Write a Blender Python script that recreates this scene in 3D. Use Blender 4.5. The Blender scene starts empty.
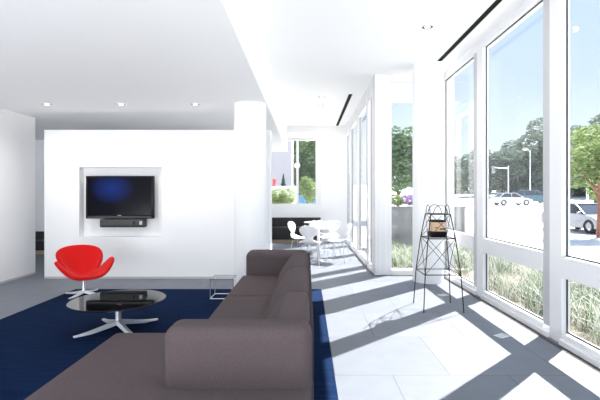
import bpy, bmesh, math, random
from mathutils import Vector, Matrix
random.seed(7)
C = bpy.context.scene.collection
SC = bpy.context.scene
PI = math.pi

# ------------------------------------------------------------------ camera
cd = bpy.data.cameras.new('camera'); cam = bpy.data.objects.new('camera', cd); C.objects.link(cam)
cam.location = (0, 0, 1.4); cam.rotation_euler = (PI/2, 0, 0)
cd.sensor_width = 36; cd.lens = 25.5
cd.shift_x = -7/600; cd.shift_y = -4/600
cd.clip_start = 0.05; cd.clip_end = 1000
SC.camera = cam

# ------------------------------------------------------------------ light
SC.view_settings.view_transform = 'Standard'
SC.view_settings.look = 'None'
SC.view_settings.gamma = 1.0
SC.view_settings.use_curve_mapping = False
SC.view_settings.exposure = 0.10
SC.cycles.max_bounces = 14
SC.cycles.diffuse_bounces = 8
SC.cycles.transparent_max_bounces = 24
SC.cycles.sample_clamp_indirect = 8

w = bpy.data.worlds.new('sky'); SC.world = w; w.use_nodes = True
nt = w.node_tree; nt.nodes.clear()
wo = nt.nodes.new('ShaderNodeOutputWorld'); bg = nt.nodes.new('ShaderNodeBackground')
tc = nt.nodes.new('ShaderNodeTexCoord'); sx = nt.nodes.new('ShaderNodeSeparateXYZ'); rp = nt.nodes.new('ShaderNodeValToRGB')
nt.links.new(tc.outputs['Generated'], sx.inputs[0]); nt.links.new(sx.outputs['Z'], rp.inputs[0])
nt.links.new(rp.outputs[0], bg.inputs[0]); nt.links.new(bg.outputs[0], wo.inputs[0])
e = rp.color_ramp.elements
e[0].position = 0.0; e[0].color = (0.92, 0.96, 0.98, 1)
e[1].position = 1.0; e[1].color = (0.45, 0.62, 0.98, 1)
x = e.new(0.10); x.color = (0.76, 0.89, 0.99, 1)
x = e.new(0.22); x.color = (0.62, 0.77, 0.98, 1)
x = e.new(0.45); x.color = (0.48, 0.66, 0.98, 1)
bg.inputs[1].default_value = 1.15

sun_d = bpy.data.lights.new('sun', 'SUN'); sun = bpy.data.objects.new('sun', sun_d); C.objects.link(sun)
sun_d.energy = 20.5; sun_d.angle = math.radians(0.5); sun_d.color = (1.0, 0.97, 0.92)
sun.location = (30, 25, 45)
sun.rotation_euler = Vector((-0.71, -0.67, -1.0)).to_track_quat('-Z', 'Y').to_euler()
fill_d = bpy.data.lights.new('rear_fill', 'AREA'); fill = bpy.data.objects.new('rear_fill', fill_d); C.objects.link(fill)
fill_d.shape = 'RECTANGLE'; fill_d.size = 7.5; fill_d.size_y = 3.2; fill_d.energy = 1060; fill_d.color = (0.96, 0.98, 1.0)
fill.location = (-3.6, -3.4, 0.0); fill.rotation_euler = (math.radians(90+62), 0, 0)     # added unseen fill light behind the viewer, brightens the low ceiling
LAMP_W = 40.0        # power of one ceiling downlight

# ------------------------------------------------------------------ materials
def mat(name, col, rough=0.5, metal=0.0, spec=0.5, noise=None, bump=None, sheen=0.0, coat=0.0):
    m = bpy.data.materials.new(name); m.use_nodes = True
    n = m.node_tree.nodes; l = m.node_tree.links; b = n['Principled BSDF']
    b.inputs['Base Color'].default_value = (*col, 1); b.inputs['Roughness'].default_value = rough
    b.inputs['Metallic'].default_value = metal; b.inputs['Specular IOR Level'].default_value = spec
    if sheen: b.inputs['Sheen Weight'].default_value = sheen
    if coat: b.inputs['Coat Weight'].default_value = coat
    t = n.new('ShaderNodeTexCoord')
    if noise:                                        # (scale, second colour, (stretch))
        nz = n.new('ShaderNodeTexNoise'); nz.inputs['Scale'].default_value = noise[0]; nz.inputs['Detail'].default_value = 5
        mp = n.new('ShaderNodeMapping'); mp.inputs['Scale'].default_value = noise[2] if len(noise) > 2 else (1, 1, 1)
        l.new(t.outputs['Object'], mp.inputs[0]); l.new(mp.outputs[0], nz.inputs['Vector'])
        r = n.new('ShaderNodeValToRGB'); r.color_ramp.elements[0].position = 0.35; r.color_ramp.elements[1].position = 0.65
        r.color_ramp.elements[0].color = (*col, 1); r.color_ramp.elements[1].color = (*noise[1], 1)
        l.new(nz.outputs[0], r.inputs[0]); l.new(r.outputs[0], b.inputs['Base Color'])
    if bump:
        nz = n.new('ShaderNodeTexNoise'); nz.inputs['Scale'].default_value = bump[0]
        bp = n.new('ShaderNodeBump'); bp.inputs['Strength'].default_value = bump[1]; bp.inputs['Distance'].default_value = 0.01
        l.new(t.outputs['Object'], nz.inputs['Vector']); l.new(nz.outputs[0], bp.inputs['Height']); l.new(bp.outputs[0], b.inputs['Normal'])
    return m

def emit(name, col, s):
    m = bpy.data.materials.new(name); m.use_nodes = True
    b = m.node_tree.nodes['Principled BSDF']; b.inputs['Base Color'].default_value = (*col, 1)
    b.inputs['Emission Color'].default_value = (*col, 1); b.inputs['Emission Strength'].default_value = s
    return m

def island_mat(name, cols, rough=0.6, transl=0.0):
    m = bpy.data.materials.new(name); m.use_nodes = True
    n = m.node_tree.nodes; l = m.node_tree.links; b = n['Principled BSDF']; b.inputs['Roughness'].default_value = rough
    g = n.new('ShaderNodeNewGeometry'); r = n.new('ShaderNodeValToRGB')
    el = r.color_ramp.elements
    for i, c in enumerate(cols):
        p = i/(len(cols)-1)
        if i == 0: el[0].position = 0; el[0].color = (*c, 1)
        elif i == len(cols)-1: el[-1].position = 1; el[-1].color = (*c, 1)
        else: k = el.new(p); k.color = (*c, 1)
    l.new(g.outputs['Random Per Island'], r.inputs[0]); l.new(r.outputs[0], b.inputs['Base Color'])
    if transl:
        tr = n.new('ShaderNodeBsdfTranslucent'); mx = n.new('ShaderNodeMixShader'); mx.inputs[0].default_value = transl
        l.new(r.outputs[0], tr.inputs[0]); l.new(b.outputs[0], mx.inputs[1]); l.new(tr.outputs[0], mx.inputs[2])
        l.new(mx.outputs[0], n['Material Output'].inputs[0])
    return m

def glass_mat(name, tint=(0.985, 0.985, 0.985), f0=0.03, fmax=0.6):
    m = bpy.data.materials.new(name); m.use_nodes = True
    n = m.node_tree.nodes; l = m.node_tree.links; n.remove(n['Principled BSDF'])
    tr = n.new('ShaderNodeBsdfTransparent'); tr.inputs[0].default_value = (*tint, 1)
    gl = n.new('ShaderNodeBsdfGlossy'); gl.inputs['Roughness'].default_value = 0.0
    lw = n.new('ShaderNodeLayerWeight'); lw.inputs[0].default_value = 0.5
    p = n.new('ShaderNodeMath'); p.operation = 'POWER'; p.inputs[1].default_value = 5
    ma = n.new('ShaderNodeMath'); ma.operation = 'MULTIPLY_ADD'; ma.inputs[1].default_value = fmax; ma.inputs[2].default_value = f0
    mx = n.new('ShaderNodeMixShader')
    l.new(lw.outputs['Facing'], p.inputs[0]); l.new(p.outputs[0], ma.inputs[0]); l.new(ma.outputs[0], mx.inputs[0])
    l.new(tr.outputs[0], mx.inputs[1]); l.new(gl.outputs[0], mx.inputs[2]); l.new(mx.outputs[0], n['Material Output'].inputs[0])
    return m

def floor_mat():
    m = bpy.data.materials.new('stone_tile'); m.use_nodes = True
    n = m.node_tree.nodes; l = m.node_tree.links; b = n['Principled BSDF']
    t = n.new('ShaderNodeTexCoord'); mp = n.new('ShaderNodeMapping'); mp.inputs['Location'].default_value = (0.23, 0.28, 0)
    br = n.new('ShaderNodeTexBrick'); br.offset = 0.5
    br.inputs['Scale'].default_value = 1; br.inputs['Brick Width'].default_value = 0.9; br.inputs['Row Height'].default_value = 0.9
    br.inputs['Mortar Size'].default_value = 0.004; br.inputs['Mortar Smooth'].default_value = 0.3; br.inputs['Bias'].default_value = 0
    br.inputs['Color1'].default_value = (0.150, 0.167, 0.198, 1); br.inputs['Color2'].default_value = (0.178, 0.195, 0.230, 1)
    br.inputs['Mortar'].default_value = (0.09, 0.09, 0.09, 1)
    nz = n.new('ShaderNodeTexNoise'); nz.inputs['Scale'].default_value = 6; nz.inputs['Detail'].default_value = 8
    mx = n.new('ShaderNodeMix'); mx.data_type = 'RGBA'; mx.blend_type = 'MULTIPLY'; mx.inputs['Factor'].default_value = 0.25
    l.new(t.outputs['Object'], mp.inputs[0]); l.new(mp.outputs[0], br.inputs['Vector']); l.new(mp.outputs[0], nz.inputs['Vector'])
    l.new(br.outputs['Color'], mx.inputs[6]); l.new(nz.outputs[0], mx.inputs[7]); l.new(mx.outputs[2], b.inputs['Base Color'])
    b.inputs['Roughness'].default_value = 0.45; b.inputs['Specular IOR Level'].default_value = 0.32
    return m

M = dict(
    wall=mat('white_paint', (0.85, 0.85, 0.855), 0.7, spec=0.2, bump=(60, 0.02)),
    ceil=mat('ceiling_paint', (0.92, 0.92, 0.92), 0.8, spec=0.1),
    frame=mat('white_frame', (0.78, 0.78, 0.79), 0.4, spec=0.4),
    greyframe=mat('grey_frame', (0.50, 0.50, 0.51), 0.45),
    column=mat('column_plaster', (0.88, 0.88, 0.885), 0.55, spec=0.3),
    gasket=mat('rubber', (0.02, 0.02, 0.025), 0.5),
    glass=glass_mat('glass'),
    floor=floor_mat(),
    slot=mat('slot_black', (0.004, 0.004, 0.004), 0.8, spec=0.1),
    floorslot=mat('slot_grey', (0.05, 0.047, 0.045), 0.7),
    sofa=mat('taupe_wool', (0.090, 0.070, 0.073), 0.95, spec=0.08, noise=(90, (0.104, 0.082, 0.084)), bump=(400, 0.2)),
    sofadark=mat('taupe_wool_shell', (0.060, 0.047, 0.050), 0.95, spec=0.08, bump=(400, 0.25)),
    thread=mat('seam_thread', (0.05, 0.04, 0.042), 0.9),
    rug=mat('blue_wool', (0.003, 0.011, 0.038), 0.95, spec=0.04, noise=(9, (0.007, 0.022, 0.068), (0.35, 9, 1)), bump=(300, 0.6)),
    red=mat('red_fabric', (0.58, 0.006, 0.006), 0.8, spec=0.12, bump=(300, 0.1), sheen=0.1),
    alu=mat('aluminium', (0.74, 0.75, 0.77), 0.28, metal=0.9),
    satin=mat('satin_aluminium', (0.72, 0.73, 0.75), 0.45, metal=0.6),
    blackgloss=mat('black_glass', (0.004, 0.004, 0.005), 0.03, spec=0.6),
    black=mat('black_plastic', (0.006, 0.006, 0.007), 0.35, spec=0.15),
    blackmetal=mat('black_metal', (0.008, 0.008, 0.009), 0.45, spec=0.3),
    greybox=mat('grey_plastic', (0.07, 0.07, 0.073), 0.5, spec=0.2),
    lightmark=mat('light_mark', (0.5, 0.5, 0.52), 0.4),
    white=mat('white_lacquer', (0.86, 0.86, 0.87), 0.35),
    tan=mat('kraft_board', (0.60, 0.40, 0.24), 0.7, noise=(14, (0.66, 0.46, 0.30))),
    bench=mat('black_stain', (0.008, 0.008, 0.009), 0.5),
    wood=mat('pale_wood', (0.42, 0.32, 0.22), 0.5, noise=(5, (0.36, 0.26, 0.17), (1, 8, 8))),
    acrylic=glass_mat('clear_acrylic', (0.90, 0.92, 0.93), 0.05, 0.7),
    lamp=emit('lamp_glow', (1, 0.96, 0.90), 2.0),
    # outdoors
    pave=mat('pale_concrete', (0.62, 0.62, 0.61), 0.9, noise=(0.6, (0.70, 0.70, 0.69))),
    soil=mat('soil', (0.16, 0.14, 0.10), 0.95),
    concrete=mat('concrete', (0.24, 0.25, 0.255), 0.9, noise=(3, (0.28, 0.29, 0.295))),
    bark=mat('bark', (0.20, 0.08, 0.05), 0.9, noise=(8, (0.26, 0.12, 0.08))),
    stem=mat('stem', (0.10, 0.07, 0.05), 0.9),
    grass=island_mat('grass_blades', [(0.50, 0.51, 0.49), (0.20, 0.25, 0.15), (0.58, 0.58, 0.57), (0.03, 0.08, 0.015), (0.05, 0.11, 0.02), (0.10, 0.17, 0.04), (0.52, 0.53, 0.50), (0.06, 0.13, 0.03)], 0.7, 0.25),
    leaf1=island_mat('leaf_deep', [(0.06, 0.13, 0.05), (0.11, 0.19, 0.08), (0.17, 0.25, 0.12)], 0.6, 0.35),
    leaf2=island_mat('leaf_bright', [(0.13, 0.21, 0.05), (0.21, 0.29, 0.09), (0.32, 0.38, 0.18)], 0.6, 0.4),
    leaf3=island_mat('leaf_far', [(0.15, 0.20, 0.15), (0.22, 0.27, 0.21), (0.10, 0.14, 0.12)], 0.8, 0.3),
    conifer=island_mat('leaf_conifer', [(0.03, 0.08, 0.05), (0.05, 0.12, 0.07)], 0.7, 0.1),
    flower=island_mat('flower', [(0.30, 0.12, 0.45), (0.45, 0.25, 0.60), (0.20, 0.30, 0.10)], 0.6, 0.3),
    silver=mat('silver_paint', (0.30, 0.31, 0.34), 0.3, metal=0.35, coat=0.5),
    whitecar=mat('white_car_paint', (0.72, 0.73, 0.75), 0.3, coat=0.5),
    teal=mat('teal_car_paint', (0.06, 0.16, 0.20), 0.3, coat=0.5),
    blue=mat('blue_car_paint', (0.10, 0.32, 0.55), 0.3, coat=0.5),
    carglass=mat('car_glass', (0.05, 0.06, 0.08), 0.05, spec=0.8),
    tyre=mat('tyre', (0.02, 0.02, 0.02), 0.8),
    redsign=mat('red_enamel', (0.60, 0.05, 0.06), 0.4),
    greywall=mat('grey_render', (0.45, 0.43, 0.46), 0.9),
    lampglobe=mat('milk_globe', (0.85, 0.86, 0.84), 0.3),
)
# dark screen with a round blue emissive patch
def screen_mat():
    m = bpy.data.materials.new('screen'); m.use_nodes = True
    n = m.node_tree.nodes; l = m.node_tree.links; b = n['Principled BSDF']
    b.inputs['Base Color'].default_value = (0.004, 0.004, 0.006, 1); b.inputs['Roughness'].default_value = 0.15; b.inputs['Specular IOR Level'].default_value = 0.08
    t = n.new('ShaderNodeTexCoord'); mp = n.new('ShaderNodeMapping')
    mp.inputs['Location'].default_value = (0.10, 0, -0.07); mp.inputs['Scale'].default_value = (2.6, 0.0, 3.6)
    g = n.new('ShaderNodeTexGradient'); g.gradient_type = 'SPHERICAL'
    mp.vector_type = 'POINT'
    r = n.new('ShaderNodeValToRGB'); r.color_ramp.elements[0].color = (0.0008, 0.001, 0.004, 1); r.color_ramp.elements[1].color = (0.006, 0.028, 0.20, 1)
    l.new(t.outputs['Object'], mp.inputs[0])
    mp.inputs['Location'].default_value = (0.33, 0, -0.60)
    l.new(mp.outputs[0], g.inputs[0]); l.new(g.outputs[0], r.inputs[0])
    l.new(r.outputs[0], b.inputs['Emission Color']); b.inputs['Emission Strength'].default_value = 1.0
    return m
M['screen'] = screen_mat()

# ------------------------------------------------------------------ mesh helpers
def BM(): return bmesh.new()

def add_box(bm, x0, x1, y0, y1, z0, z1, bev=0, seg=2):
    vs = [bm.verts.new(p) for p in ((x0,y0,z0),(x1,y0,z0),(x1,y1,z0),(x0,y1,z0),(x0,y0,z1),(x1,y0,z1),(x1,y1,z1),(x0,y1,z1))]
    fs = [bm.faces.new([vs[i] for i in f]) for f in ((0,3,2,1),(4,5,6,7),(0,1,5,4),(1,2,6,5),(2,3,7,6),(3,0,4,7))]
    if bev:
        es = list({e for f in fs for e in f.edges})
        bmesh.ops.bevel(bm, geom=es, offset=bev, segments=seg, profile=0.5, affect='EDGES')

def frame_axes(d):
    d = d.normalized(); up = Vector((0,0,1)) if abs(d.z) < 0.95 else Vector((1,0,0))
    a = d.cross(up).normalized(); return a, a.cross(d).normalized()

def add_tube(bm, pts, r, n=8, close=False, cap=True):
    pts = [Vector(p) for p in pts]; rs = r if isinstance(r, (list, tuple)) else [r]*len(pts)
    rings = []; N = len(pts)
    for i, p in enumerate(pts):
        if close: d = pts[(i+1) % N]-pts[i-1]
        else: d = pts[min(i+1, N-1)]-pts[max(i-1, 0)]
        a, b = frame_axes(d)
        if rings:                                     # keep the twist small
            pa = rings[-1][1]; a = (pa - d.normalized()*pa.dot(d.normalized())).normalized(); b = a.cross(d.normalized())
        rings.append(([bm.verts.new(p+(a*math.cos(2*PI*k/n)+b*math.sin(2*PI*k/n))*rs[i]) for k in range(n)], a))
    L = [q[0] for q in rings]
    for i in range(N if close else N-1):
        A, B = L[i], L[(i+1) % N]
        for k in range(n): bm.faces.new((A[k], A[(k+1) % n], B[(k+1) % n], B[k]))
    if cap and not close:
        bm.faces.new(L[0][::-1]); bm.faces.new(L[-1])

def add_lathe(bm, prof, n=32, c=(0,0,0)):
    rings = []
    for r, z in prof:
        if r < 1e-6: rings.append([bm.verts.new((c[0], c[1], c[2]+z))])
        else: rings.append([bm.verts.new((c[0]+r*math.cos(2*PI*k/n), c[1]+r*math.sin(2*PI*k/n), c[2]+z)) for k in range(n)])
    for A, B in zip(rings, rings[1:]):
        for k in range(n):
            k2 = (k+1) % n
            if len(A) == 1 and len(B) == 1: continue
            if len(A) == 1: bm.faces.new((A[0], B[k2], B[k]))
            elif len(B) == 1: bm.faces.new((A[k], A[k2], B[0]))
            else: bm.faces.new((A[k], A[k2], B[k2], B[k]))

def add_prism(bm, poly, axis, a0, a1):
    """poly of 2-D points extruded along an axis ('x','y','z')"""
    def P(p, a): return {'x': (a, p[0], p[1]), 'y': (p[0], a, p[1]), 'z': (p[0], p[1], a)}[axis]
    A = [bm.verts.new(P(p, a0)) for p in poly]; B = [bm.verts.new(P(p, a1)) for p in poly]
    n = len(poly); bm.faces.new(A[::-1]); bm.faces.new(B)
    for k in range(n): bm.faces.new((A[k], A[(k+1) % n], B[(k+1) % n], B[k]))

def obj(name, bm, m, parent=None, smooth=True, loc=None, rotz=0):
    bmesh.ops.recalc_face_normals(bm, faces=bm.faces[:])
    me = bpy.data.meshes.new(name); bm.to_mesh(me); bm.free()
    if smooth:
        for p in me.polygons: p.use_smooth = True
        try: me.set_sharp_from_angle(angle=math.radians(38))
        except Exception: pass
    me.materials.append(m)
    o = bpy.data.objects.new(name, me); C.objects.link(o)
    if parent: o.parent = parent
    if loc: o.location = loc
    if rotz: o.rotation_euler = (0, 0, rotz)
    return o

def tag(o, label, cat, group=None):
    o['label'] = label; o['category'] = cat
    if group: o['group'] = group
    return o

def thing(name, label, cat, loc=(0,0,0), rotz=0, group=None):
    o = bpy.data.objects.new(name, None); C.objects.link(o); o.empty_display_size = 0.1
    o.location = loc; o.rotation_euler = (0, 0, rotz)
    return tag(o, label, cat, group)

def struct(name, bm, m, parent=None, **k):
    o = obj(name, bm, m, parent, **k)
    if not parent: o['kind'] = 'structure'
    return o

def dup(root, loc, rotz=0, label=None, group=None, scale=None):
    r = root.copy(); C.objects.link(r); r.location = loc; r.rotation_euler = (0, 0, rotz)
    if scale: r.scale = scale
    if label: r['label'] = label
    if group: r['group'] = group
    for ch in list(root.children):
        c = ch.copy(); C.objects.link(c); c.parent = r
        for g in list(ch.children):
            d = g.copy(); C.objects.link(d); d.parent = c
    return r

# ------------------------------------------------------------------ room shell
LOWZ, HIGHZ = 2.80, 3.55
LEFTX, EDGEX = -4.87, -0.61
TVY, JOGY, FARY = 7.20, 7.50, 13.10
WX, WX2 = 2.40, 1.20            # inner faces of the two glazed walls

b = BM(); add_box(b, -8.4, 2.62, 5.0, JOGY+0.16, -0.15, 0); add_box(b, -6.4, 2.62, -1.7, 5.0, -0.15, 0); add_box(b, -8.4, WX2+0.2, JOGY+0.16, FARY+0.2, -0.15, 0)
struct('floor', b, M['floor'], smooth=False)
b = BM(); add_box(b, -8.4, EDGEX, 5.0, FARY+0.2, LOWZ, 3.75); add_box(b, -6.4, EDGEX, -1.7, 5.0, LOWZ, 3.75)
struct('ceiling', b, M['ceil'], smooth=False)
b = BM(); add_box(b, EDGEX, 2.66, -1.7, JOGY+0.2, HIGHZ, 3.75); add_box(b, EDGEX, WX2+0.24, JOGY+0.2, FARY+0.2, HIGHZ, 3.75)
add_box(b, -3.0, 1.5, FARY+0.2, FARY+2.6, HIGHZ+0.05, 3.75)       # eaves added out of view to keep sun off the far window
struct('ceiling_high', b, M['ceil'], smooth=False)
b = BM(); add_box(b, LEFTX-0.2, LEFTX, 3.6, 7.62, 0, LOWZ)
struct('wall_left', b, M['wall'], smooth=False)
# media wall with its niche
NX0, NX1, NZ0, NZ1 = -3.86, -2.46, 0.705, 1.89
b = BM(); Y0, Y1 = TVY, TVY+0.32; WT = 2.52; X0, X1 = -4.45, -0.62
add_box(b, X0, NX0, Y0, Y1, 0, WT); add_box(b, NX1, X1, Y0, Y1, 0, WT)
add_box(b, NX0, NX1, Y0, Y1, 0, NZ0); add_box(b, NX0, NX1, Y0, Y1, NZ1, WT)
add_box(b, NX0, NX1, Y0+0.14, Y1, NZ0, NZ1)
bmesh.ops.remove_doubles(b, verts=b.verts[:], dist=1e-4)
struct('wall_media', b, M['wall'], smooth=False)
b = BM(); add_box(b, X0+0.01, X1-0.01, Y0-0.008, Y0, 0, 0.035); struct('shadow_line_media', b, M['greyframe'], smooth=False)  # grey strip stands in for the shadow line at the wall foot
b = BM(); add_box(b, LEFTX, LEFTX+0.008, 3.61, 7.61, 0, 0.035); struct('base_strip_left', b, M['greyframe'], smooth=False)  # thin darker strip along the foot of the left wall
# hall behind and far room
b = BM(); add_box(b, -8.4, -1.5, 10.6, 10.8, 0, LOWZ); add_box(b, -1.7, -1.5, 10.8, FARY, 0, LOWZ)
struct('wall_hall', b, M['wall'], smooth=False)
b = BM(); add_box(b, -8.6, -8.4, 5.0, 10.8, 0, LOWZ); struct('wall_hall_end', b, M['wall'], smooth=False)
b = BM()
FX0, FX1, FZ0, FZ1 = -1.5, 0.30, 1.12, 3.12
add_box(b, -1.7, 0.43, FARY, FARY+0.2, 0, FZ0); add_box(b, 0.43, WX2+0.24, FARY, FARY+0.2, 0, HIGHZ)
add_box(b, -0.61, 0.43, FARY, FARY+0.2, 3.30, HIGHZ)
struct('wall_far', b, M['wall'], smooth=False)
b = BM(); add_box(b, -0.60, 0.42, FARY-0.12, FARY-0.002, 3.17, 3.40, 0.01); struct('trim_blind_box', b, M['frame'], smooth=False)

def window_frame_far():
    bm = BM()
    add_box(bm, -1.7, 0.43, FARY+0.02, FARY+0.14, FZ0, FZ0+0.04); add_box(bm, -0.61, 0.43, FARY+0.02, FARY+0.14, FZ1, 3.30)
    add_box(bm, 0.27, 0.43, FARY+0.01, FARY+0.16, FZ0+0.04, FZ1); add_box(bm, -0.33, -0.26, FARY+0.01, FARY+0.16, FZ0+0.04, FZ1)
    add_box(bm, -1.7, -1.5, FARY+0.02, FARY+0.14, FZ0+0.04, LOWZ)
    return struct('window_1', bm, M['frame'], smooth=False)
wf = window_frame_far()
for xa, xb in ((-1.5, -0.33), (-0.26, 0.27)):
    bm = BM(); add_box(bm, xa, xb, FARY+0.08, FARY+0.09, FZ0+0.04, FZ1); obj('pane', bm, M['glass'], wf, smooth=False)

# glazed walls made of repeated units; y0 < y1 are mullion centres
def glazed_unit(n, xf, y0, y1, zt, rail, half=0.16, first=False, corner=0.0):
    f = BM(); d = 0.09; zs = 0.11
    add_box(f, xf, xf+0.085, y0-half, y0+0.04, 0, HIGHZ, 0.004, 1)
    add_box(f, xf+0.012, xf+0.085, y0+0.04, y0+half, zs, HIGHZ)
    ya, yb = y0+half, y1-half
    add_box(f, xf-0.03, xf+d, y0+0.04, yb, 0, 0.055, 0.004, 1); add_box(f, xf, xf+d, ya, yb, 0.055, zs)
    add_box(f, xf, xf+d, ya, yb, zt, HIGHZ)
    spans = [(zs, zt)]
    if rail:
        add_box(f, xf-0.005, xf+0.09, ya, yb, 0.63, 0.83, 0.005, 1); spans = [(zs, 0.63), (0.83, zt)]
    o = struct('window_%d' % n, f, M['frame'], smooth=False)
    st = BM(); add_box(st, xf+0.004, xf+0.012, y0+0.042, y0+half, zs, zt); obj('stile', st, M['greyframe'], o, smooth=False)
    for za, zb in spans:
        p = BM(); add_box(p, xf+0.055, xf+0.067, ya, yb, za, zb); pane = obj('pane', p, M['glass'], o, smooth=False)
        g = BM(); t = 0.014
        for q in ((yb-t, yb, za, zb), (ya, ya+t, za, zb), (ya+t, yb-t, za, za+t), (ya+t, yb-t, zb-t, zb))[:4 if rail else 1]:
            add_box(g, xf+0.045, xf+0.054, q[0], q[1], q[2], q[3])
        obj('gasket', g, M['gasket'], o, smooth=False)
    return o
n = 2
for y0, y1 in ((-1.11, 0.64), (0.64, 2.39), (2.39, 4.17), (4.17, 5.97), (5.97, 7.66)):
    glazed_unit(n, WX, y0, y1, 3.44, True); n += 1
for y0, y1 in ((7.83, 8.46), (8.46, 10.2), (10.2, 11.95), (11.95, 13.2)):
    glazed_unit(n, WX2, y0, y1, 3.25, False); n += 1
# the short return wall between them
f = BM(); d = 0.16; xa, xb = WX2+0.30, WX-0.04
add_box(f, WX2, WX2+0.10, JOGY, JOGY+d, 0, HIGHZ, 0.004, 1); add_box(f, WX2+0.10, WX2+0.20, JOGY+0.02, JOGY+d, 0, HIGHZ, 0.004, 1)
add_box(f, WX2+0.20, xa, JOGY+0.035, JOGY+d, 0, HIGHZ); add_box(f, xb, WX+0.2, JOGY, JOGY+d, 0, HIGHZ)
add_box(f, xa, xb, JOGY-0.02, JOGY+d, 0, 0.10, 0.004, 1); add_box(f, xa, xb, JOGY, JOGY+d, 3.42, HIGHZ)
add_box(f, xa, xb, JOGY+0.05, JOGY+d, 3.09, 3.13)
add_box(f, xb-0.20, xb-0.14, JOGY+0.05, JOGY+d, 3.13, 3.42)
o = struct('window_%d' % n, f, M['frame'], smooth=False)
for za, zb in ((0.10, 3.09),):
    p = BM(); add_box(p, xa, xb, JOGY+0.08, JOGY+0.092, za, zb); obj('pane', p, M['glass'], o, smooth=False)
p = BM(); add_box(p, xa, xb-0.2, JOGY+0.08, JOGY+0.092, 3.13, 3.42); add_box(p, xb-0.14, xb, JOGY+0.08, JOGY+0.092, 3.13, 3.42)
obj('spandrel_panel', p, M['frame'], o, smooth=False)
# dark slots
b = BM(); add_box(b, 2.315, 2.362, -1.1, 7.45, 0.0, 0.004); struct('trim_floor_slot', b, M['floorslot'], smooth=False)
b = BM(); add_box(b, 1.16, 1.185, 7.5, 12.9, 0.0, 0.003); add_box(b, 1.185, 2.3, 7.47, 7.478, 0.0, 0.003); struct('trim_floor_joint', b, M['floorslot'], smooth=False)
def slot(label, x, y0, y1):
    t = thing('linear_diffuser', label, 'vent', (x, (y0+y1)/2, HIGHZ))
    L = (y1-y0)/2
    bm = BM(); add_box(bm, -0.038, 0.038, -L, L, -0.004, 0.0); obj('slot', bm, M['slot'], t, smooth=False)
    bm = BM()
    for s in (-1, 1): add_box(bm, s*0.046-0.008, s*0.046+0.008, -L-0.01, L+0.01, -0.006, 0.0)
    obj('flange', bm, M['frame'], t, smooth=False)
slot('long black slot diffuser in the ceiling above the large near windows', 2.105, -1.0, 6.77)
slot('short black slot diffuser in the ceiling before the far narrow windows', 0.92, 8.97, 13.0)

# columns
def column(label, x, y, h):
    bm = BM(); add_lathe(bm, [(0.0, 0), (0.245, 0), (0.245, h), (0, h)], 64)
    o = obj('column', bm, M['column'], loc=(x, y, 0)); o['kind'] = 'structure'; o['label'] = label
column('round white column beside the media wall at the ceiling edge', -0.87, 6.50, LOWZ)
column('round white column behind the wire stand by the windows', 1.99, 7.0, HIGHZ)

# ------------------------------------------------------------------ downlights
def downlight(label, x, y, z):
    t = thing('downlight', label, 'ceiling light', (x, y, z), 0, 'recessed ceiling downlights')
    bm = BM(); add_lathe(bm, [(0.070, 0.0), (0.070, -0.010), (0.090, -0.008), (0.095, 0.0)], 28); obj('trim_ring', bm, M['frame'], t)
    bm = BM(); add_lathe(bm, [(0.069, -0.001), (0.060, -0.002), (0.036, -0.002)], 28); obj('reflector', bm, M['greybox'], t)
    bm = BM(); add_lathe(bm, [(0.036, -0.002), (0.030, -0.010), (0, -0.013)], 20); obj('lens', bm, M['lamp'], t)
    l = bpy.data.lights.new('downlight_beam', 'SPOT'); l.energy = LAMP_W; l.spot_size = math.radians(150); l.spot_blend = 1.0
    l.color = (1, 0.97, 0.93); l.shadow_soft_size = 0.05
    lo = bpy.data.objects.new('downlight_beam', l); C.objects.link(lo); lo.parent = t; lo.location = (0, 0, -0.03)
for x, s in ((-3.96, 'leftmost, above the red chair'), (-2.83, 'middle one, above the television'), (-1.70, 'rightmost, nearest the round column')):
    downlight('downlight in the lower ceiling before the media wall, ' + s, x, 6.47, LOWZ)
downlight('downlight in the high ceiling nearest the large windows', 1.53, 5.4, HIGHZ)
for y, s in ((9.2, 'nearest of the far row'), (10.1, 'second of the far row'), (11.1, 'third of the far row'), (12.6, 'last, just before the far window')):
    downlight('downlight in the high ceiling over the dining end, ' + s, 0.32, y, HIGHZ)

# ------------------------------------------------------------------ rug
b = BM(); add_box(b, -3.45, 0.215, 0.9, 6.34, 0.0, 0.014, 0.004, 2)
tag(obj('rug', b, M['rug']), 'large dark navy blue rug on the floor under sofa and table', 'rug')

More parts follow.
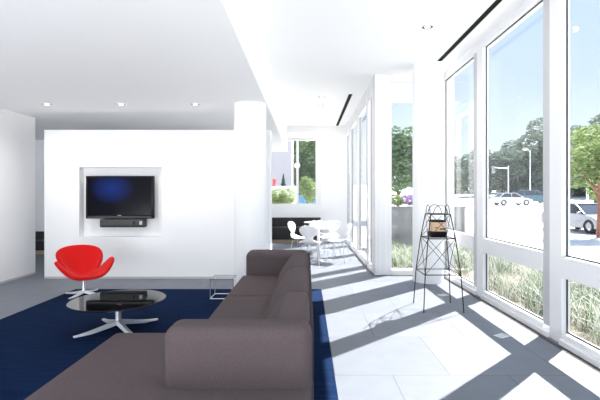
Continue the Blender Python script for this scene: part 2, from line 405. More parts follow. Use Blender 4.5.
# ------------------------------------------------------------------ sofa
def soft_box(bm, x0, x1, y0, y1, z0, z1, r, seg=5, crown=0.0):
    add_box(bm, x0, x1, y0, y1, z0, z1, r, seg)
sofa = thing('sectional_sofa', 'long low taupe fabric sectional sofa with chaise on the blue rug', 'sofa', (-0.5, 3.5, 0.014))
SX, SY, SZ = 0.5, -3.5, -0.014
def spart(name, m, x0, x1, y0, y1, z0, z1, r, parent=sofa, seg=5, fn=None):
    bm = BM(); add_box(bm, x0, x1, y0, y1, z0, z1)
    bmesh.ops.subdivide_edges(bm, edges=bm.edges[:], cuts=5, use_grid_fill=True)
    cx, cy, cz = (x0+x1)/2, (y0+y1)/2, (z0+z1)/2; hx, hy, hz = (x1-x0)/2, (y1-y0)/2, (z1-z0)/2
    bmesh.ops.subdivide_edges(bm, edges=bm.edges[:], cuts=1, use_grid_fill=True)
    for v in bm.verts:                                # rounded box
        p = [v.co.x-cx, v.co.y-cy, v.co.z-cz]; h = [hx, hy, hz]; rr = min(r, hx*0.98, hy*0.98, hz*0.98)
        # re-space so that vertices gather near the edges
        for i in range(3):
            u = p[i]/h[i]; s = 1 if u >= 0 else -1; u = abs(u)
            k = rr/h[i]; u = (u*1.0/0.5)*(1-k) if u <= 0.5 else (1-k)+(u-0.5)/0.5*k
            p[i] = s*u*h[i]
        q = [max(-(h[i]-rr), min(h[i]-rr, p[i])) for i in range(3)]
        dv = Vector([p[i]-q[i] for i in range(3)])
        m_ = max(abs(dv.x), abs(dv.y), abs(dv.z))
        if m_ > 1e-9: dv = dv.normalized()*m_
        v.co = Vector((cx+q[0]+dv.x, cy+q[1]+dv.y, cz+q[2]+dv.z))
        if fn: v.co = Vector(fn(*v.co))
    bmesh.ops.translate(bm, verts=bm.verts[:], vec=(SX, SY, SZ))
    o = obj(name, bm, m, parent)
    for p in o.data.polygons: p.use_smooth = True
    return o
def crown(x0, x1, y0, y1, zt, a):
    def f(x, y, z):
        u = 1-((2*x-x0-x1)/(x1-x0))**2; v = 1-((2*y-y0-y1)/(y1-y0))**2
        return x, y, z + (a*max(u, 0)*max(v, 0) if z > zt-0.02 else 0)
    return f
# the base shells, cushions, arms and back cushions
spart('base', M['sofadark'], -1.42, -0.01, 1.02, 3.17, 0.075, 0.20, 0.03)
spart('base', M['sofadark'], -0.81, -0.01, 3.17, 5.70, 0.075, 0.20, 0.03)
spart('chaise_cushion', M['sofa'], -1.44, 0.025, 1.00, 3.19, 0.195, 0.385, 0.045)
spart('seat_cushion', M['sofa'], -0.835, -0.16, 3.192, 4.328, 0.195, 0.385, 0.040, fn=crown(-0.835, -0.16, 3.19, 4.33, 0.385, 0.012))
spart('seat_cushion', M['sofa'], -0.835, -0.16, 4.332, 5.46, 0.195, 0.385, 0.040, fn=crown(-0.835, -0.16, 4.33, 5.46, 0.385, 0.012))
spart('armrest', M['sofa'], -0.768, 0.026, 2.235, 2.47, 0.30, 0.702, 0.068)
spart('armrest', M['sofa'], -0.79, 0.022, 5.44, 5.72, 0.20, 0.690, 0.085)
def lean(z0=0.38, z1=0.73):
    def f(x, y, z):
        t = max(0, min(1, (z-z0)/(z1-z0)))
        k = (0.03-x)/0.40
        v_ = (y-ya)/(yb-ya)*2-1
        return x + 0.21*t*k, y, z - 0.050*t*abs(v_)**4
    return f
for ya, yb in ((2.475, 3.19), (3.195, 4.33), (4.335, 5.455)):
    spart('back_cushion', M['sofa'], -0.38, 0.012, ya, yb, 0.375, 0.712, 0.085, fn=lean())
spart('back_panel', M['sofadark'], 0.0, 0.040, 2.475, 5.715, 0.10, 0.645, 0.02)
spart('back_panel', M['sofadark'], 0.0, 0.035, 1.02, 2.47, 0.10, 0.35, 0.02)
for x, y in ((-1.36, 1.1), (-0.09, 1.1), (-1.36, 3.1), (-0.76, 5.62), (-0.09, 5.62), (-0.09, 3.2)):
    bm = BM(); add_tube(bm, [(x+SX, y+SY, 0), (x+SX, y+SY, 0.08)], 0.022, 12); obj('foot', bm, M['blackmetal'], sofa)

# ------------------------------------------------------------------ coffee table
t = thing('coffee_table', 'round coffee table with black glass top and star base on rug', 'table', (-1.98, 4.46, 0.014))
bm = BM(); add_lathe(bm, [(0, 0.288), (0.462, 0.288), (0.474, 0.293), (0.476, 0.299), (0.470, 0.304), (0, 0.304)], 72); obj('table_top', bm, M['blackgloss'], t)
bm = BM(); add_lathe(bm, [(0.0, 0.280), (0.11, 0.280), (0.11, 0.288), (0, 0.288)], 32); obj('mounting_plate', bm, M['satin'], t)
bm = BM(); add_lathe(bm, [(0, 0.06), (0.036, 0.06), (0.030, 0.10), (0.028, 0.28), (0, 0.28)], 24); obj('stem', bm, M['satin'], t)
def star_leg(L, w0, w1, zc, zt=0.03):
    bm = BM(); N = 8; rows = []
    for i in range(N+1):
        u = i/N; x = 0.02+u*(L-0.02); hw = w0+(w1-w0)*u; zt_ = zc*(1-u)**1.5+zt; zb = max(0.0, zc*(1-u)**1.5*0.75-0.012*(0 if u > 0.9 else 1)) if u < 0.93 else 0
        rows.append([bm.verts.new((x, -hw, zb)), bm.verts.new((x, hw, zb)), bm.verts.new((x, hw*0.7, zt_)), bm.verts.new((x, -hw*0.7, zt_))])
    for A, B in zip(rows, rows[1:]):
        for k in range(4): bm.faces.new((A[k], A[(k+1) % 4], B[(k+1) % 4], B[k]))
    bm.faces.new(rows[0]); bm.faces.new(rows[-1][::-1])
    return bm
for k in range(4):
    o = obj('leg', star_leg(0.43, 0.030, 0.018, 0.075, 0.014), M['satin'], t); o.rotation_euler = (0, 0, math.radians(45+90*k))

# ------------------------------------------------------------------ red lounge chair
def catmull(keys, a):
    n_ = len(keys)
    for i in range(n_-1):
        if keys[i][0] <= a <= keys[i+1][0]:
            p0 = keys[max(i-1, 0)]; p1 = keys[i]; p2 = keys[i+1]; p3 = keys[min(i+2, n_-1)]
            u = (a-p1[0])/(p2[0]-p1[0])
            return [0.5*((2*p1[j])+(-p0[j]+p2[j])*u+(2*p0[j]-5*p1[j]+4*p2[j]-p3[j])*u*u+(-p0[j]+3*p1[j]-3*p2[j]+p3[j])*u**3) for j in range(1, len(p1))]
keys = [(-30, .34, .365), (0, .345, .36), (28, .35, .36), (44, .375, .395), (59, .41, .49), (72, .425, .575), (83, .395, .585), (92, .30, .47), (100, .205, .38),
        (108, .24, .42), (119, .35, .56), (133, .44, .675), (149, .455, .73), (166, .42, .755), (180, .40, .76), (194, .42, .755)]
chair = thing('lounge_chair', 'red upholstered lounge chair with curved wings on a metal star base', 'chair', (-3.15, 6.0, 0.014), math.radians(-50))
bm = BM(); NT, NR = 96, 14; chair.scale = (0.94, 0.94, 0.97); ctr = bm.verts.new((0.0, 0, 0.24)); rows = []
for k in range(NT):
    a = k*360/NT; s = 1 if a <= 180 else -1; aa = a if a <= 180 else 360-a
    R, Z = catmull(keys, aa); row = []
    for i in range(1, NR+1):
        u = i/NR
        r = R*(u if aa < 95 else u**0.80); z = 0.24+(Z-0.06-0.24)*u**(2.6-1.0*max(0, min(1, (aa-25)/35)))
        if aa < 45: z -= 0.02*u**6*(1-aa/45)
        row.append(bm.verts.new((r*math.cos(math.radians(a)), r*math.sin(math.radians(a)), z)))
    rows.append(row)
for k in range(NT):
    A, B = rows[k], rows[(k+1) % NT]; bm.faces.new((ctr, A[0], B[0]))
    for i in range(NR-1): bm.faces.new((A[i], A[i+1], B[i+1], B[i]))
o = obj('shell', bm, M['red'], chair)
for p in o.data.polygons: p.use_smooth = True
sm = o.modifiers.new('sm', 'SMOOTH'); sm.iterations = 4; sm.factor = 0.5
so = o.modifiers.new('so', 'SOLIDIFY'); so.thickness = 0.048; so.offset = 0
sb = o.modifiers.new('sb', 'SUBSURF'); sb.levels = 1; sb.render_levels = 2
bm = BM(); add_lathe(bm, [(0, 0.045), (0.030, 0.045), (0.024, 0.07), (0.022, 0.21), (0.05, 0.222), (0, 0.222)], 24); obj('stem', bm, M['alu'], chair)
for k in range(4):
    o = obj('leg', star_leg(0.31, 0.022, 0.013, 0.045, 0.013), M['alu'], chair); o.rotation_euler = (0, 0, math.radians(40+90*k))

# ------------------------------------------------------------------ television and box
tv = thing('television', 'flat black television hung in the white wall niche', 'television', ((-3.75-2.604)/2, TVY+0.14, 1.366))
bm = BM(); add_box(bm, -0.573, 0.573, -0.14, -0.065, -0.349, 0.374, 0.008, 2); obj('housing', bm, M['black'], tv)
bm = BM(); add_box(bm, -0.535, 0.535, -0.1415, -0.139, -0.285, 0.345); obj('screen', bm, M['screen'], tv, smooth=False)
bm = BM(); add_box(bm, -0.545, 0.545, -0.146, -0.141, -0.338, -0.308, 0.003, 1); obj('speaker_strip', bm, M['greybox'], tv, smooth=False)
bm = BM(); add_box(bm, -0.030, 0.030, -0.143, -0.139, -0.301, -0.291); obj('badge', bm, M['lightmark'], tv, smooth=False)
bm = BM(); add_box(bm, -0.2, 0.2, -0.065, -0.001, -0.2, 0.2); obj('bracket', bm, M['blackmetal'], tv, smooth=False)
bx = thing('media_box', 'grey box unit mounted below the television in the niche', 'speaker', (-3.135, TVY+0.14, 0.945))
bm = BM(); add_box(bm, -0.375, 0.375, -0.15, -0.001, -0.06, 0.06, 0.012, 2); obj('case', bm, M['greybox'], bx)
bm = BM(); add_box(bm, -0.37, 0.37, -0.145, -0.001, -0.075, -0.061, 0.003, 1); obj('base', bm, M['black'], bx)
bm = BM(); add_box(bm, 0.195, 0.225, -0.154, -0.149, -0.03, 0.03); obj('slot', bm, M['black'], bx, smooth=False)
bm = BM(); add_box(bm, 0.30, 0.345, -0.153, -0.149, -0.03, 0.03); obj('vent', bm, M['lightmark'], bx, smooth=False)

# ------------------------------------------------------------------ clear side table
t = thing('side_table', 'small low clear side table with thin metal frame beside the sofa', 'table', (-1.155, 5.86, 0.014))
W, D, H = 0.15, 0.15, 0.27
bm = BM(); add_box(bm, -W, W, -D, D, H-0.012, H, 0.002, 1); obj('table_top', bm, M['acrylic'], t, smooth=False)
for sx_ in (-1, 1):
    for sy_ in (-1, 1):
        bm = BM(); add_tube(bm, [(sx_*(W-.004), sy_*(D-.004), 0.004), (sx_*(W-.004), sy_*(D-.004), H-0.013)], 0.004, 8); obj('leg', bm, M['alu'], t)
bm = BM()
for s in (-1, 1):
    add_tube(bm, [(s*(W-.004), -D, 0.006), (s*(W-.004), D, 0.006)], 0.0045, 8); add_tube(bm, [(-W, s*(D-.004), 0.006), (W, s*(D-.004), 0.006)], 0.006, 8)
obj('bottom_frame', bm, M['white'], t)
bm = BM()
for s in (-1, 1):
    add_tube(bm, [(s*(W+.002), -D, H-0.006), (s*(W+.002), D, H-0.006)], 0.003, 8); add_tube(bm, [(-W, s*(D+.002), H-0.006), (W, s*(D+.002), H-0.006)], 0.004, 8)
obj('top_frame', bm, M['greybox'], t)

# ------------------------------------------------------------------ wire stand and pot
st = thing('wire_stand', 'tall tapered black wire stand with crossed rods by the windows', 'stand', (1.635, 5.32, 0))
lev = [(0.0, 0.240), (0.45, 0.215), (0.88, 0.166), (1.175, 0.120)]
cor = lambda i, z, h: Vector(((-1, 1, 1, -1)[i]*h, (-1, -1, 1, 1)[i]*h, z))
for i in range(4):
    bm = BM(); add_tube(bm, [cor(i, z, h) for z, h in lev], 0.0065, 8); obj('leg', bm, M['blackmetal'], st)
for j, nm in ((1, 'lower_ring'), (2, 'shelf_ring'), (3, 'top_ring')):
    z, h = lev[j]; bm = BM()
    for i in range(4): add_tube(bm, [cor(i, z, h), cor((i+1) % 4, z, h)], 0.0065, 8)
    obj(nm, bm, M['blackmetal'], st)
bm = BM(); z, h = lev[2]
for k in (-0.5, 0, 0.5): add_tube(bm, [(-h, k*h*1.4, z), (h, k*h*1.4, z)], 0.003, 6)
obj('shelf_rods', bm, M['blackmetal'], st)
for (za, ha), (zb, hb) in ((lev[1], lev[2]), (lev[2], lev[3])):
    for i in range(4):
        bm = BM(); add_tube(bm, [cor(i, za, ha), cor((i+1) % 4, zb, hb)], 0.0035, 6); add_tube(bm, [cor((i+1) % 4, za, ha), cor(i, zb, hb)], 0.0035, 6)
        obj('cross_brace', bm, M['blackmetal'], st)
z, h = lev[3]
for i in range(4):
    a, c = cor(i, z, h), cor((i+1) % 4, z, h); bm = BM(); d = (c-a)
    pts = [a+d*(0.5-0.36*math.cos(u*PI/12)) + Vector((0, 0, 0.115*math.sin(u*PI/12))) for u in range(13)]
    add_tube(bm, pts, 0.0045, 8); obj('hoop', bm, M['blackmetal'], st)
pot = thing('plant_pot', 'tan tapered tub with black rim and base on the wire stand', 'pot', (1.625, 5.30, 0.888))
def square_ring(prof, nseg=40, sq=0.55):
    bm = BM(); rings = []
    for r, z in prof:
        ring = []
        for k in range(nseg):
            a = 2*PI*k/nseg; q = (abs(math.cos(a))**3+abs(math.sin(a))**3)**(-1/3)
            ring.append(bm.verts.new((r*q*math.cos(a), r*q*math.sin(a), z)))
        rings.append(ring)
    for A, B in zip(rings, rings[1:]):
        for k in range(nseg): bm.faces.new((A[k], A[(k+1) % nseg], B[(k+1) % nseg], B[k]))
    bm.faces.new(rings[0][::-1]); bm.faces.new(rings[-1])
    return bm
obj('body', square_ring([(0.094, 0.07), (0.096, 0.19)]), M['tan'], pot)
obj('base', square_ring([(0.094, 0.0), (0.112, 0.045), (0.114, 0.06), (0.099, 0.078)]), M['black'], pot)
obj('rim', square_ring([(0.097, 0.19), (0.100, 0.192), (0.100, 0.212), (0.088, 0.214), (0.088, 0.192)]), M['black'], pot)
bm = BM(); add_box(bm, 0.0, 0.07, -0.099, -0.094, 0.10, 0.115); add_box(bm, -0.06, -0.02, -0.099, -0.094, 0.12, 0.128); obj('printed_mark', bm, M['black'], pot, smooth=False)

# ------------------------------------------------------------------ floor sockets
def socket(label, x, y, rz):
    t = thing('floor_socket', label, 'floor outlet', (x, y, 0), rz)
    bm = BM(); add_box(bm, -0.065, 0.065, -0.05, 0.05, 0, 0.005, 0.002, 1); obj('cover_plate', bm, M['satin'], t)
    bm = BM(); add_box(bm, -0.045, -0.008, -0.03, 0.03, 0.005, 0.0065); add_box(bm, 0.008, 0.045, -0.03, 0.03, 0.005, 0.0065); obj('flap', bm, M['lightmark'], t, smooth=False)
socket('small metal floor outlet plate in the shade near the large window', 1.95, 4.25, 0.5)
socket('small metal floor outlet plate beyond the wire stand', 1.92, 6.0, 0.5)

# ------------------------------------------------------------------ dining end
def cafe_table(label, x, y):
    t = thing('cafe_table', label, 'table', (x, y, 0), 0, 'white round dining tables')
    bm = BM(); add_lathe(bm, [(0, 0.708), (0.36, 0.708), (0.38, 0.714), (0.38, 0.726), (0.374, 0.73), (0, 0.73)], 56); obj('table_top', bm, M['white'], t)
    bm = BM(); add_lathe(bm, [(0, 0.03), (0.04, 0.03), (0.034, 0.06), (0.034, 0.69), (0.12, 0.708), (0, 0.708)], 28); obj('pedestal', bm, M['white'], t)
    for k in range(4):
        o = obj('leg', star_leg(0.30, 0.035, 0.022, 0.03, 0.016), M['white'], t); o.rotation_euler = (0, 0, math.radians(20+90*k))
    return t
cafe_table('white round pedestal table at the dining end, the nearer one', 0.25, 9.2)
cafe_table('white round pedestal table at the dining end, the farther one', 0.30, 10.95)
def dining_chair(label, x, y, rz):
    t = thing('dining_chair', label, 'chair', (x, y, 0), rz, 'white moulded dining chairs')
    prof = [(.235, .435), (.21, .452), (.12, .448), (0, .442), (-.12, .452), (-.185, .485), (-.215, .53), (-.232, .58), (-.25, .66), (-.272, .74), (-.287, .795), (-.292, .815)]
    wid = [.10, .175, .215, .225, .205, .155, .095, .085, .165, .19, .14, .06]
    bm = BM(); rows = []; K = 10
    P = [(i,)+prof[i]+(wid[i],) for i in range(len(prof))]
    NV = 33
    for i in range(NV):
        y_, z_, w_ = catmull(P, i*(len(prof)-1)/(NV-1)); row = []
        for k in range(K+1):
            u = -1+2*k/K; row.append(bm.verts.new((y_ + (0.03*u*u if z_ > .56 else 0), w_*u, z_ + (0.012*u*u if z_ < .5 else 0))))
        rows.append(row)
    for A, B in zip(rows, rows[1:]):
        for k in range(K): bm.faces.new((A[k], A[k+1], B[k+1], B[k]))
    o = obj('seat_shell', bm, M['white'], t)
    for p in o.data.polygons: p.use_smooth = True
    so = o.modifiers.new('so', 'SOLIDIFY'); so.thickness = 0.012; so.offset = 0
    for sx_, sy_ in ((1, 1), (1, -1), (-1, 1), (-1, -1)):
        bm = BM(); add_tube(bm, [(0.02*sx_, 0.02*sy_, 0.432), (0.10*sx_, 0.10*sy_, 0.425), (0.15*sx_, 0.15*sy_, 0.39), (0.20*sx_-0.01, 0.21*sy_, 0.0)], 0.0075, 8)
        obj('leg', bm, M['alu'], t)
    return t
ch = dining_chair('white chair left of the nearer table, backed to the black bench', -0.13, 9.62, math.radians(-22))
for x, y, r, lb in ((0.06, 8.62, 84, 'white chair before the nearer table, its back to the sofa'),
                    (0.66, 9.02, 158, 'white chair right of the nearer table, closest to the windows'),
                    (0.52, 9.80, 248, 'white chair behind the nearer table, facing the sofa'),
                    (0.22, 10.42, 93, 'white chair at the near side of the farther table')):
    dup(ch, (x, y, 0), math.radians(r), lb)
# benches
def bench(name, label, x0, x1, y0, y1, h):
    t = thing(name, label, 'bench', ((x0+x1)/2, (y0+y1)/2, 0)); X, Y = (x1-x0)/2, (y1-y0)/2
    bm = BM(); add_box(bm, -X, X, -Y, Y, 0.10, h*0.60); obj('base', bm, M['bench'], t, smooth=False)
    bm = BM(); add_box(bm, -X, X, Y-0.12, Y, h*0.60+0.02, h, 0.008, 1); obj('backrest', bm, M['bench'], t, smooth=False)
    bm = BM(); add_box(bm, -X, X, -Y-0.02, Y-0.12, h*0.60, h*0.60+0.025, 0.005, 1); obj('seat', bm, M['greybox'], t, smooth=False)
    bm = BM(); add_box(bm, -X, X, -Y+0.04, Y, 0.0, 0.10); obj('plinth', bm, M['wood'], t, smooth=False)
bench('bench', 'long black bench with pale wood plinth below the far window', -1.45, 0.42, FARY-0.45, FARY-0.005, 0.74)
bench('bench', 'black bench in the hall seen past the left wall end', -7.9, -5.2, 10.15, 10.595, 0.52)

# ------------------------------------------------------------------ outdoors
def gz(y):                                                         # height of the ground going away from the house
    if y < 24: return -0.40
    if y < 55: return -0.40 + 0.85*(y-24)/31
    return 0.45 + 3.0*max(0, (y-66)/60)
bm = BM(); ys = [-40, -10, 5, 12, 18, 24, 30, 36, 42, 48, 55, 66, 80, 100, 125, 170]; rows = []
for y in ys: rows.append([bm.verts.new((x, y, gz(y))) for x in (-120, 2.7, 20, 60, 160)])
for A, B in zip(rows, rows[1:]):
    for k in range(4): bm.faces.new((A[k], A[k+1], B[k+1], B[k]))
o = obj('ground', bm, M['pave'], smooth=False); o['kind'] = 'structure'
b = BM(); add_box(b, 2.64, 5.1, -1.5, 7.66, -0.45, -0.06); add_box(b, 1.45, 5.1, 7.68, 12.0, -0.45, -0.06)
o = obj('planting_bed', b, M['soil'], smooth=False); o['kind'] = 'structure'

def blades(n, region, hmin, hmax, lean_, width):
    bm = BM()
    for _ in range(n):
        x, y = region(); h = random.uniform(hmin, hmax); a = random.uniform(0, 2*PI); ln = random.uniform(0.1, lean_)*h
        dx, dy = math.cos(a), math.sin(a); px, py = -dy*width, dx*width; prev = None
        for i in range(4):
            u = i/3; c = Vector((x+dx*ln*u*u, y+dy*ln*u*u, -0.06+h*(u-0.25*u*u*lean_*0.6))); k = 1-u*0.85
            cur = (bm.verts.new(c+Vector((px*k, py*k, 0))), bm.verts.new(c-Vector((px*k, py*k, 0))))
            if prev: bm.faces.new((prev[0], prev[1], cur[1], cur[0]))
            prev = cur
    return bm
clumps = [(random.uniform(2.85, 4.9), random.uniform(1.0, 7.4)) for _ in range(150)] + [(random.uniform(1.7, 4.9), random.uniform(7.9, 11.8)) for _ in range(110)]
def reg():
    c = random.choice(clumps); return c[0]+random.gauss(0, 0.10), c[1]+random.gauss(0, 0.10)
def reg_ok():
    while True:
        x, y = reg()
        if (y < 7.6 and x > 2.72) or (y > 7.75 and x > 1.52): return x, y
o = obj('ornamental_grass', blades(11000, reg_ok, 0.18, 0.50, 1.7, 0.0065), M['grass'], smooth=False)
tag(o, 'pale feathery ornamental grass growing outside along the windows', 'grass'); o['kind'] = 'stuff'

def leaves(n, blobs, size, shell=0.55):
    bm = BM(); wts = [b_[3]*b_[4] for b_ in blobs]
    for _ in range(n):
        cx, cy, cz, r, rz_ = random.choices(blobs, wts)[0]
        d = Vector((random.gauss(0, 1), random.gauss(0, 1), random.gauss(0, 1))).normalized()*(random.uniform(shell, 1)**0.6)
        p = Vector((cx+d.x*r, cy+d.y*r, cz+d.z*rz_)); s = size*random.uniform(0.6, 1.3)
        nn = Vector((random.gauss(0, 1), random.gauss(0, 1), random.gauss(0, 1)+0.5)).normalized(); a, b_ = frame_axes(nn)
        q = [p-a*s, p+b_*s*0.5+nn*s*0.15, p+a*s, p-b_*s*0.5+nn*s*0.15]
        bm.faces.new([bm.verts.new(v) for v in q])
    return bm
def tree(label, x, y, h, r, m, size, n, trunk=0.35, group=None, z=None, trunk_m=None, name='tree', tr=0.02):
    t = thing(name, label, 'tree', (x, y, gz(y) if z is None else z), random.uniform(0, 6), group)
    blobs = []
    for k in range(9):
        a = random.uniform(0, 2*PI); q = random.uniform(0.1, 0.6)*r
        blobs.append((q*math.cos(a), q*math.sin(a), h*random.uniform(trunk+0.15, 0.86), r*random.uniform(0.4, 0.62), h*random.uniform(0.11, 0.2)))
    obj('crown', leaves(n, blobs, size), m, t, smooth=False)
    bm = BM(); add_tube(bm, [(0, 0, -0.2), (0.03*r, 0, h*trunk), (0, 0.02*r, h*0.75)], [h*tr, h*tr*0.8, h*tr*0.3], 8)
    for k in range(4):
        a = k*1.6+0.4; add_tube(bm, [(0, 0, h*(trunk+0.05*k)), (0.5*r*math.cos(a), 0.5*r*math.sin(a), h*(trunk+0.22+0.06*k))], [h*tr*0.5, h*tr*0.15], 6)
    obj('trunk', bm, trunk_m or M['stem'], t)
    return t
# wooded rise beyond the street: three kinds, copied
ORD = ('first second third fourth fifth sixth seventh eighth ninth tenth eleventh twelfth thirteenth fourteenth fifteenth sixteenth').split()
GL = 'hazy green tree in the %s row of the wooded rise, %s from the left'
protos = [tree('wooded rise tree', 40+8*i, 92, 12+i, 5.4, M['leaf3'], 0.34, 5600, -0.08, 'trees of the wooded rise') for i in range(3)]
spots = []
for row, (yy, x0, x1, stp) in enumerate(((84, 24, 78, 4.4), (98, 28, 92, 4.8))):
    x = x0
    while x < x1:
        spots.append((x+random.uniform(-1, 1), yy+random.uniform(-3, 3), row)); x += stp
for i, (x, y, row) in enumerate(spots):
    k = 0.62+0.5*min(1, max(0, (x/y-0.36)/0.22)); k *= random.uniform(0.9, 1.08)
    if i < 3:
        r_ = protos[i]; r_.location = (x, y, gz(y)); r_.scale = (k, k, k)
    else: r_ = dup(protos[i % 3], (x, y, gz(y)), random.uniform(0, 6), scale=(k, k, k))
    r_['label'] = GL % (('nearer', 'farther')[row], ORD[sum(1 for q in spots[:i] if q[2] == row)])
tree('bright green leafy tree with red-brown trunk beside the silver car', 12.62, 18.4, 4.7, 1.6, M['leaf2'], 0.085, 4200, 0.30, trunk_m=M['bark'], name='street_tree', tr=0.022)
tree('tall green tree beyond the parking seen behind the street tree', 24.5, 36, 7.6, 3.0, M['leaf2'], 0.20, 3600, 0.25)
tree('tall dark green tree outside the narrow return window', 6.4, 30, 6.8, 2.2, M['leaf1'], 0.15, 4200, 0.22)
tree('leafy green tree behind the grey building, left of the lamp globe', -1.6, 47, 9.0, 2.6, M['leaf1'], 0.22, 3000, 0.2)
tree('broad green tree filling the right half of the far window', 0.1, 40, 7.6, 2.6, M['leaf1'], 0.20, 4600, 0.12)
tree('round bright bush tree low in the right half of the far window', 0.0, 26, 2.9, 0.75, M['leaf2'], 0.08, 1800, 0.3, name='bush')
# hedge plants just outside the far window
for i, x in enumerate((-1.35, -1.0, -0.68)):
    t = thing('shrub', ('sunlit green shrub outside the far window, ' + ('leftmost of three', 'middle of three', 'rightmost of three')[i]), 'shrub', (x, FARY+1.6, -0.05), i, 'shrubs outside the far window')
    obj('foliage', leaves(1500, [(0, 0, 1.45, 0.30, 0.28), (0.05, 0.1, 1.25, 0.3, 0.3), (-0.1, 0, 1.1, 0.28, 0.3)], 0.035), M['leaf2'], t, smooth=False)
    bm = BM(); add_tube(bm, [(0, 0, 0.0), (0.02, 0, 0.7), (0, 0.02, 1.3)], [0.03, 0.022, 0.01], 8); obj('stem', bm, M['stem'], t)
b = BM(); add_box(b, -3.2, -0.45, 20.0, 20.3, -0.6, 1.86); tag(obj('garden_wall', b, M['pave'], smooth=False), 'low pale wall outside beyond the shrubs of the far window', 'wall')
t = thing('conifer', 'small dark pointed conifer standing on the pale wall', 'tree', (-1.12, 20.15, 1.86))
obj('foliage', leaves(700, [(0, 0, 0.08+0.09*k, 0.13*(1-k/6.5), 0.07) for k in range(6)], 0.03, 0.2), M['conifer'], t, smooth=False)
bm = BM(); add_tube(bm, [(0, 0, 0), (0, 0, 0.5)], [0.02, 0.008], 8); obj('trunk', bm, M['stem'], t)
t = thing('red_hydrant', 'small red post standing on the pale wall', 'post', (-1.55, 20.15, 1.86))
bm = BM(); add_lathe(bm, [(0, 0), (0.09, 0), (0.09, 0.05), (0.07, 0.07), (0.07, 0.26), (0, 0.26)], 20); obj('body', bm, M['redsign'], t)
bm = BM(); add_lathe(bm, [(0.085, 0.26), (0.085, 0.30), (0.05, 0.36), (0, 0.38)], 20); obj('cap', bm, M['redsign'], t)
# grey building
t = thing('building', 'plain grey building outside the far window', 'building', (-2.4, 33, 0))
bm = BM(); add_box(bm, -0.55, 1.2, 0, 6, -0.5, 8.0); add_box(bm, -4, -0.95, 0, 6, -0.5, 8); add_box(bm, -0.95, -0.55, 0.2, 6, -0.5, 8); obj('wall', bm, M['greywall'], t, smooth=False)
bm = BM(); add_box(bm, -0.93, -0.57, 0.12, 0.18, 1.2, 4.6); obj('window', bm, M['carglass'], t, smooth=False)
# lamp with globe
t = thing('globe_lamp', 'thin lamp post with white globe outside the far window', 'street lamp', (-0.52, 22, -0.4))
bm = BM(); add_tube(bm, [(0, 0, 0), (0, 0, 3.25)], [0.04, 0.025], 10); obj('pole', bm, M['white'], t)
bm = BM(); bmesh.ops.create_icosphere(bm, subdivisions=3, radius=0.15, matrix=Matrix.Translation((0, 0, 3.38))); obj('globe', bm, M['lampglobe'], t)
# planter outside the return window
t = thing('planter', 'long grey concrete planter wall outside the return window', 'planter', (3.3, 12.4, -0.4))
bm = BM(); add_box(bm, -1.0, 1.2, -0.3, 0.3, 0, 1.46); obj('box', bm, M['concrete'], t, smooth=False)
bm = BM(); add_box(bm, -1.03, 1.23, -0.33, 0.33, 1.46, 1.50); obj('coping', bm, M['concrete'], t, smooth=False)
for i, (x, mm, lb, cat) in enumerate(((2.55, 'leaf2', 'bright green shrub growing on the concrete planter', 'shrub'), (2.95, 'flower', 'purple flowering plant on the concrete planter', 'flowers'))):
    t = thing(('shrub', 'flowering_plant')[i], lb, cat, (x, 12.4, 1.10))
    obj('foliage', leaves(900, [(0, 0, 0.20, 0.24, 0.16), (0.1, 0, 0.14, 0.2, 0.13)], 0.03), M[mm], t, smooth=False)
    bm = BM(); add_tube(bm, [(0, 0, 0), (0, 0, 0.2)], 0.012, 6); obj('stem', bm, M['stem'], t)

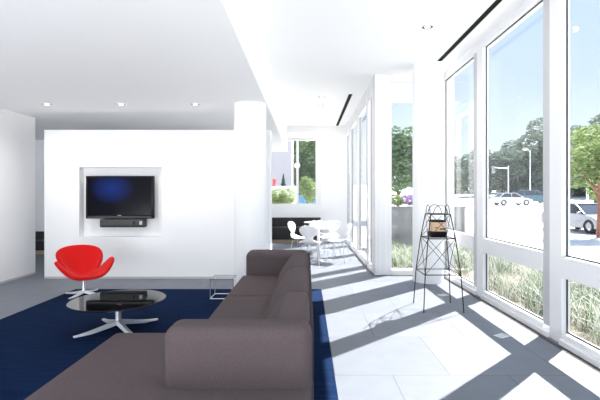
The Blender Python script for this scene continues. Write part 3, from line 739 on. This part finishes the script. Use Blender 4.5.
# cars: length along +x, nose at +x
def car(label, x, y, heading, paint, z=None, suv=False, L=4.4, W=1.76):
    t = thing('car', label, 'car', (x, y, gz(y) if z is None else z), heading)
    up = 0.12 if suv else 0
    side = [(-2.15, .34), (-2.18, .55), (-2.12, .86+up), (-1.75, .94+up), (-0.9, .95+up), (0.85, .92+up), (1.55, .84+up), (2.05, .70+up), (2.18, .52), (2.14, .30), (1.72, .24), (-1.72, .24)]
    bm = BM(); add_prism(bm, side, 'y', -W/2, W/2)
    bmesh.ops.bevel(bm, geom=[e_ for e_ in bm.edges if abs(e_.verts[0].co.y-e_.verts[1].co.y) < 1e-6], offset=0.07, segments=3, affect='EDGES')
    obj('body', bm, paint, t)
    top = 1.44+up*2; xr = -1.75 if suv else -1.15; xb = -1.95 if suv else -1.80
    def cabin(bm, ins, z0, z1, x0, x1, x2, x3, w0, w1):
        v = [bm.verts.new(p) for p in ((x0, -w0, z0), (x3, -w0, z0), (x3, w0, z0), (x0, w0, z0), (x1, -w1, z1), (x2, -w1, z1), (x2, w1, z1), (x1, w1, z1))]
        for f_ in ((0,3,2,1),(4,5,6,7),(0,1,5,4),(1,2,6,5),(2,3,7,6),(3,0,4,7)): bm.faces.new([v[i] for i in f_])
    bm = BM(); cabin(bm, 0, .92+up, top-0.05, xb, xr, 0.25, 1.05, W/2-0.06, W/2-0.22); obj('windows', bm, M['carglass'], t, smooth=False)
    bm = BM(); add_box(bm, xr-0.03, 0.28, -W/2+0.22, W/2-0.22, top-0.055, top, 0.02, 2); obj('roof', bm, paint, t)
    for s in (-1, 1):
        for (xa, xz) in ((xb, xr), (-0.35, -0.35), (1.05, 0.25)):
            bm = BM(); add_tube(bm, [(xa, s*(W/2-0.06), .92+up), (xz, s*(W/2-0.21), top-0.03)], 0.035, 6); obj('pillar', bm, paint, t)
    for xw in (-1.32, 1.36):
        for s in (-1, 1):
            bm = BM(); add_lathe(bm, [(0.20, -0.10), (0.32, -0.10), (0.34, -0.07), (0.34, 0.07), (0.32, 0.10), (0.20, 0.10), (0.20, -0.10)], 28)
            wo_ = obj('wheel', bm, M['tyre'], t); wo_.location = (xw, s*(W/2-0.08), 0.34); wo_.rotation_euler = (PI/2, 0, 0)
            bm = BM(); add_lathe(bm, [(0, -0.05), (0.20, -0.05), (0.20, 0.05), (0, 0.05)], 24)
            for k in range(5):
                a = k*2*PI/5; add_tube(bm, [(0.03*math.cos(a), 0.03*math.sin(a), 0), (0.19*math.cos(a), 0.19*math.sin(a), 0)], 0.07, 6)
            obj('rim', bm, M['alu'], wo_)
    for s in (-1, 1):
        bm = BM(); add_box(bm, 2.06, 2.16, s*0.62-0.16, s*0.62+0.16, .58+up, .72+up, 0.02, 1); obj('headlight', bm, M['lampglobe'], t)
        bm = BM(); add_box(bm, 0.75, 0.90, s*(W/2+0.06)-0.09, s*(W/2+0.06)+0.09, .92+up, 1.04+up, 0.03, 2); obj('mirror', bm, paint, t)
    return t
hd = math.atan2(-0.99, 0.12)
car('silver car parked outside, its front wheel showing through the nearest pane', 14.15, 21.75, hd, M['silver'])
car('pale car on the street seen through the middle window', 24.0, 50, 0.05, M['whitecar'])
car('dark teal sport utility car behind the pale street car', 30.0, 56, 0.1, M['teal'], suv=True)
car('pale blue car outside low in the far window', 0.45, 33, 2.6, M['blue'], z=0.55)

# street furniture
def street_lamp(label, x, y, h, arm):
    t = thing('street_lamp', label, 'street lamp', (x, y, gz(y)))
    bm = BM(); add_tube(bm, [(0, 0, 0), (0, 0, h*0.5), (0, 0, h)], [h*.014, h*.011, h*.008], 10); obj('pole', bm, M['satin'], t)
    bm = BM(); add_tube(bm, [(0, 0, h*0.97), (-arm*0.5, 0, h*1.01), (-arm, 0, h*1.02)], h*.007, 8); obj('arm', bm, M['satin'], t)
    bm = BM(); add_box(bm, -arm-0.5, -arm+0.1, -0.15, 0.15, h*1.0, h*1.03, 0.04, 2); obj('lamp_head', bm, M['lampglobe'], t)
street_lamp('tall street lamp before the wooded rise, right of the middle pane', 31.5, 60, 7.4, 0.5)
def signal(label, x, y, h, arm):
    t = thing('traffic_signal', label, 'traffic light', (x, y, gz(y)))
    bm = BM(); add_tube(bm, [(0, 0, 0), (0, 0, h)], [0.10, 0.07], 10); obj('pole', bm, M['satin'], t)
    bm = BM(); add_tube(bm, [(0, 0, h*0.93), (arm, 0, h*0.95)], 0.05, 8); obj('arm', bm, M['satin'], t)
    bm = BM(); add_box(bm, arm-0.18, arm+0.18, -0.15, 0.15, h*0.80, h*0.99, 0.03, 1); obj('signal_head', bm, M['concrete'], t)
signal('traffic signal pole with arm on the street beyond the middle pane', 27.0, 57, 5.0, -2.0)
t = thing('sign_post', 'pale thin post standing near the silver car', 'post', (16.5, 25, gz(25)))
bm = BM(); add_tube(bm, [(0, 0, 0), (0, 0, 3.0)], 0.07, 10); obj('pole', bm, M['lampglobe'], t)
bm = BM(); add_box(bm, -0.16, 0.16, -0.10, -0.07, 2.35, 2.95, 0.01, 1); obj('plate', bm, M['lampglobe'], t)
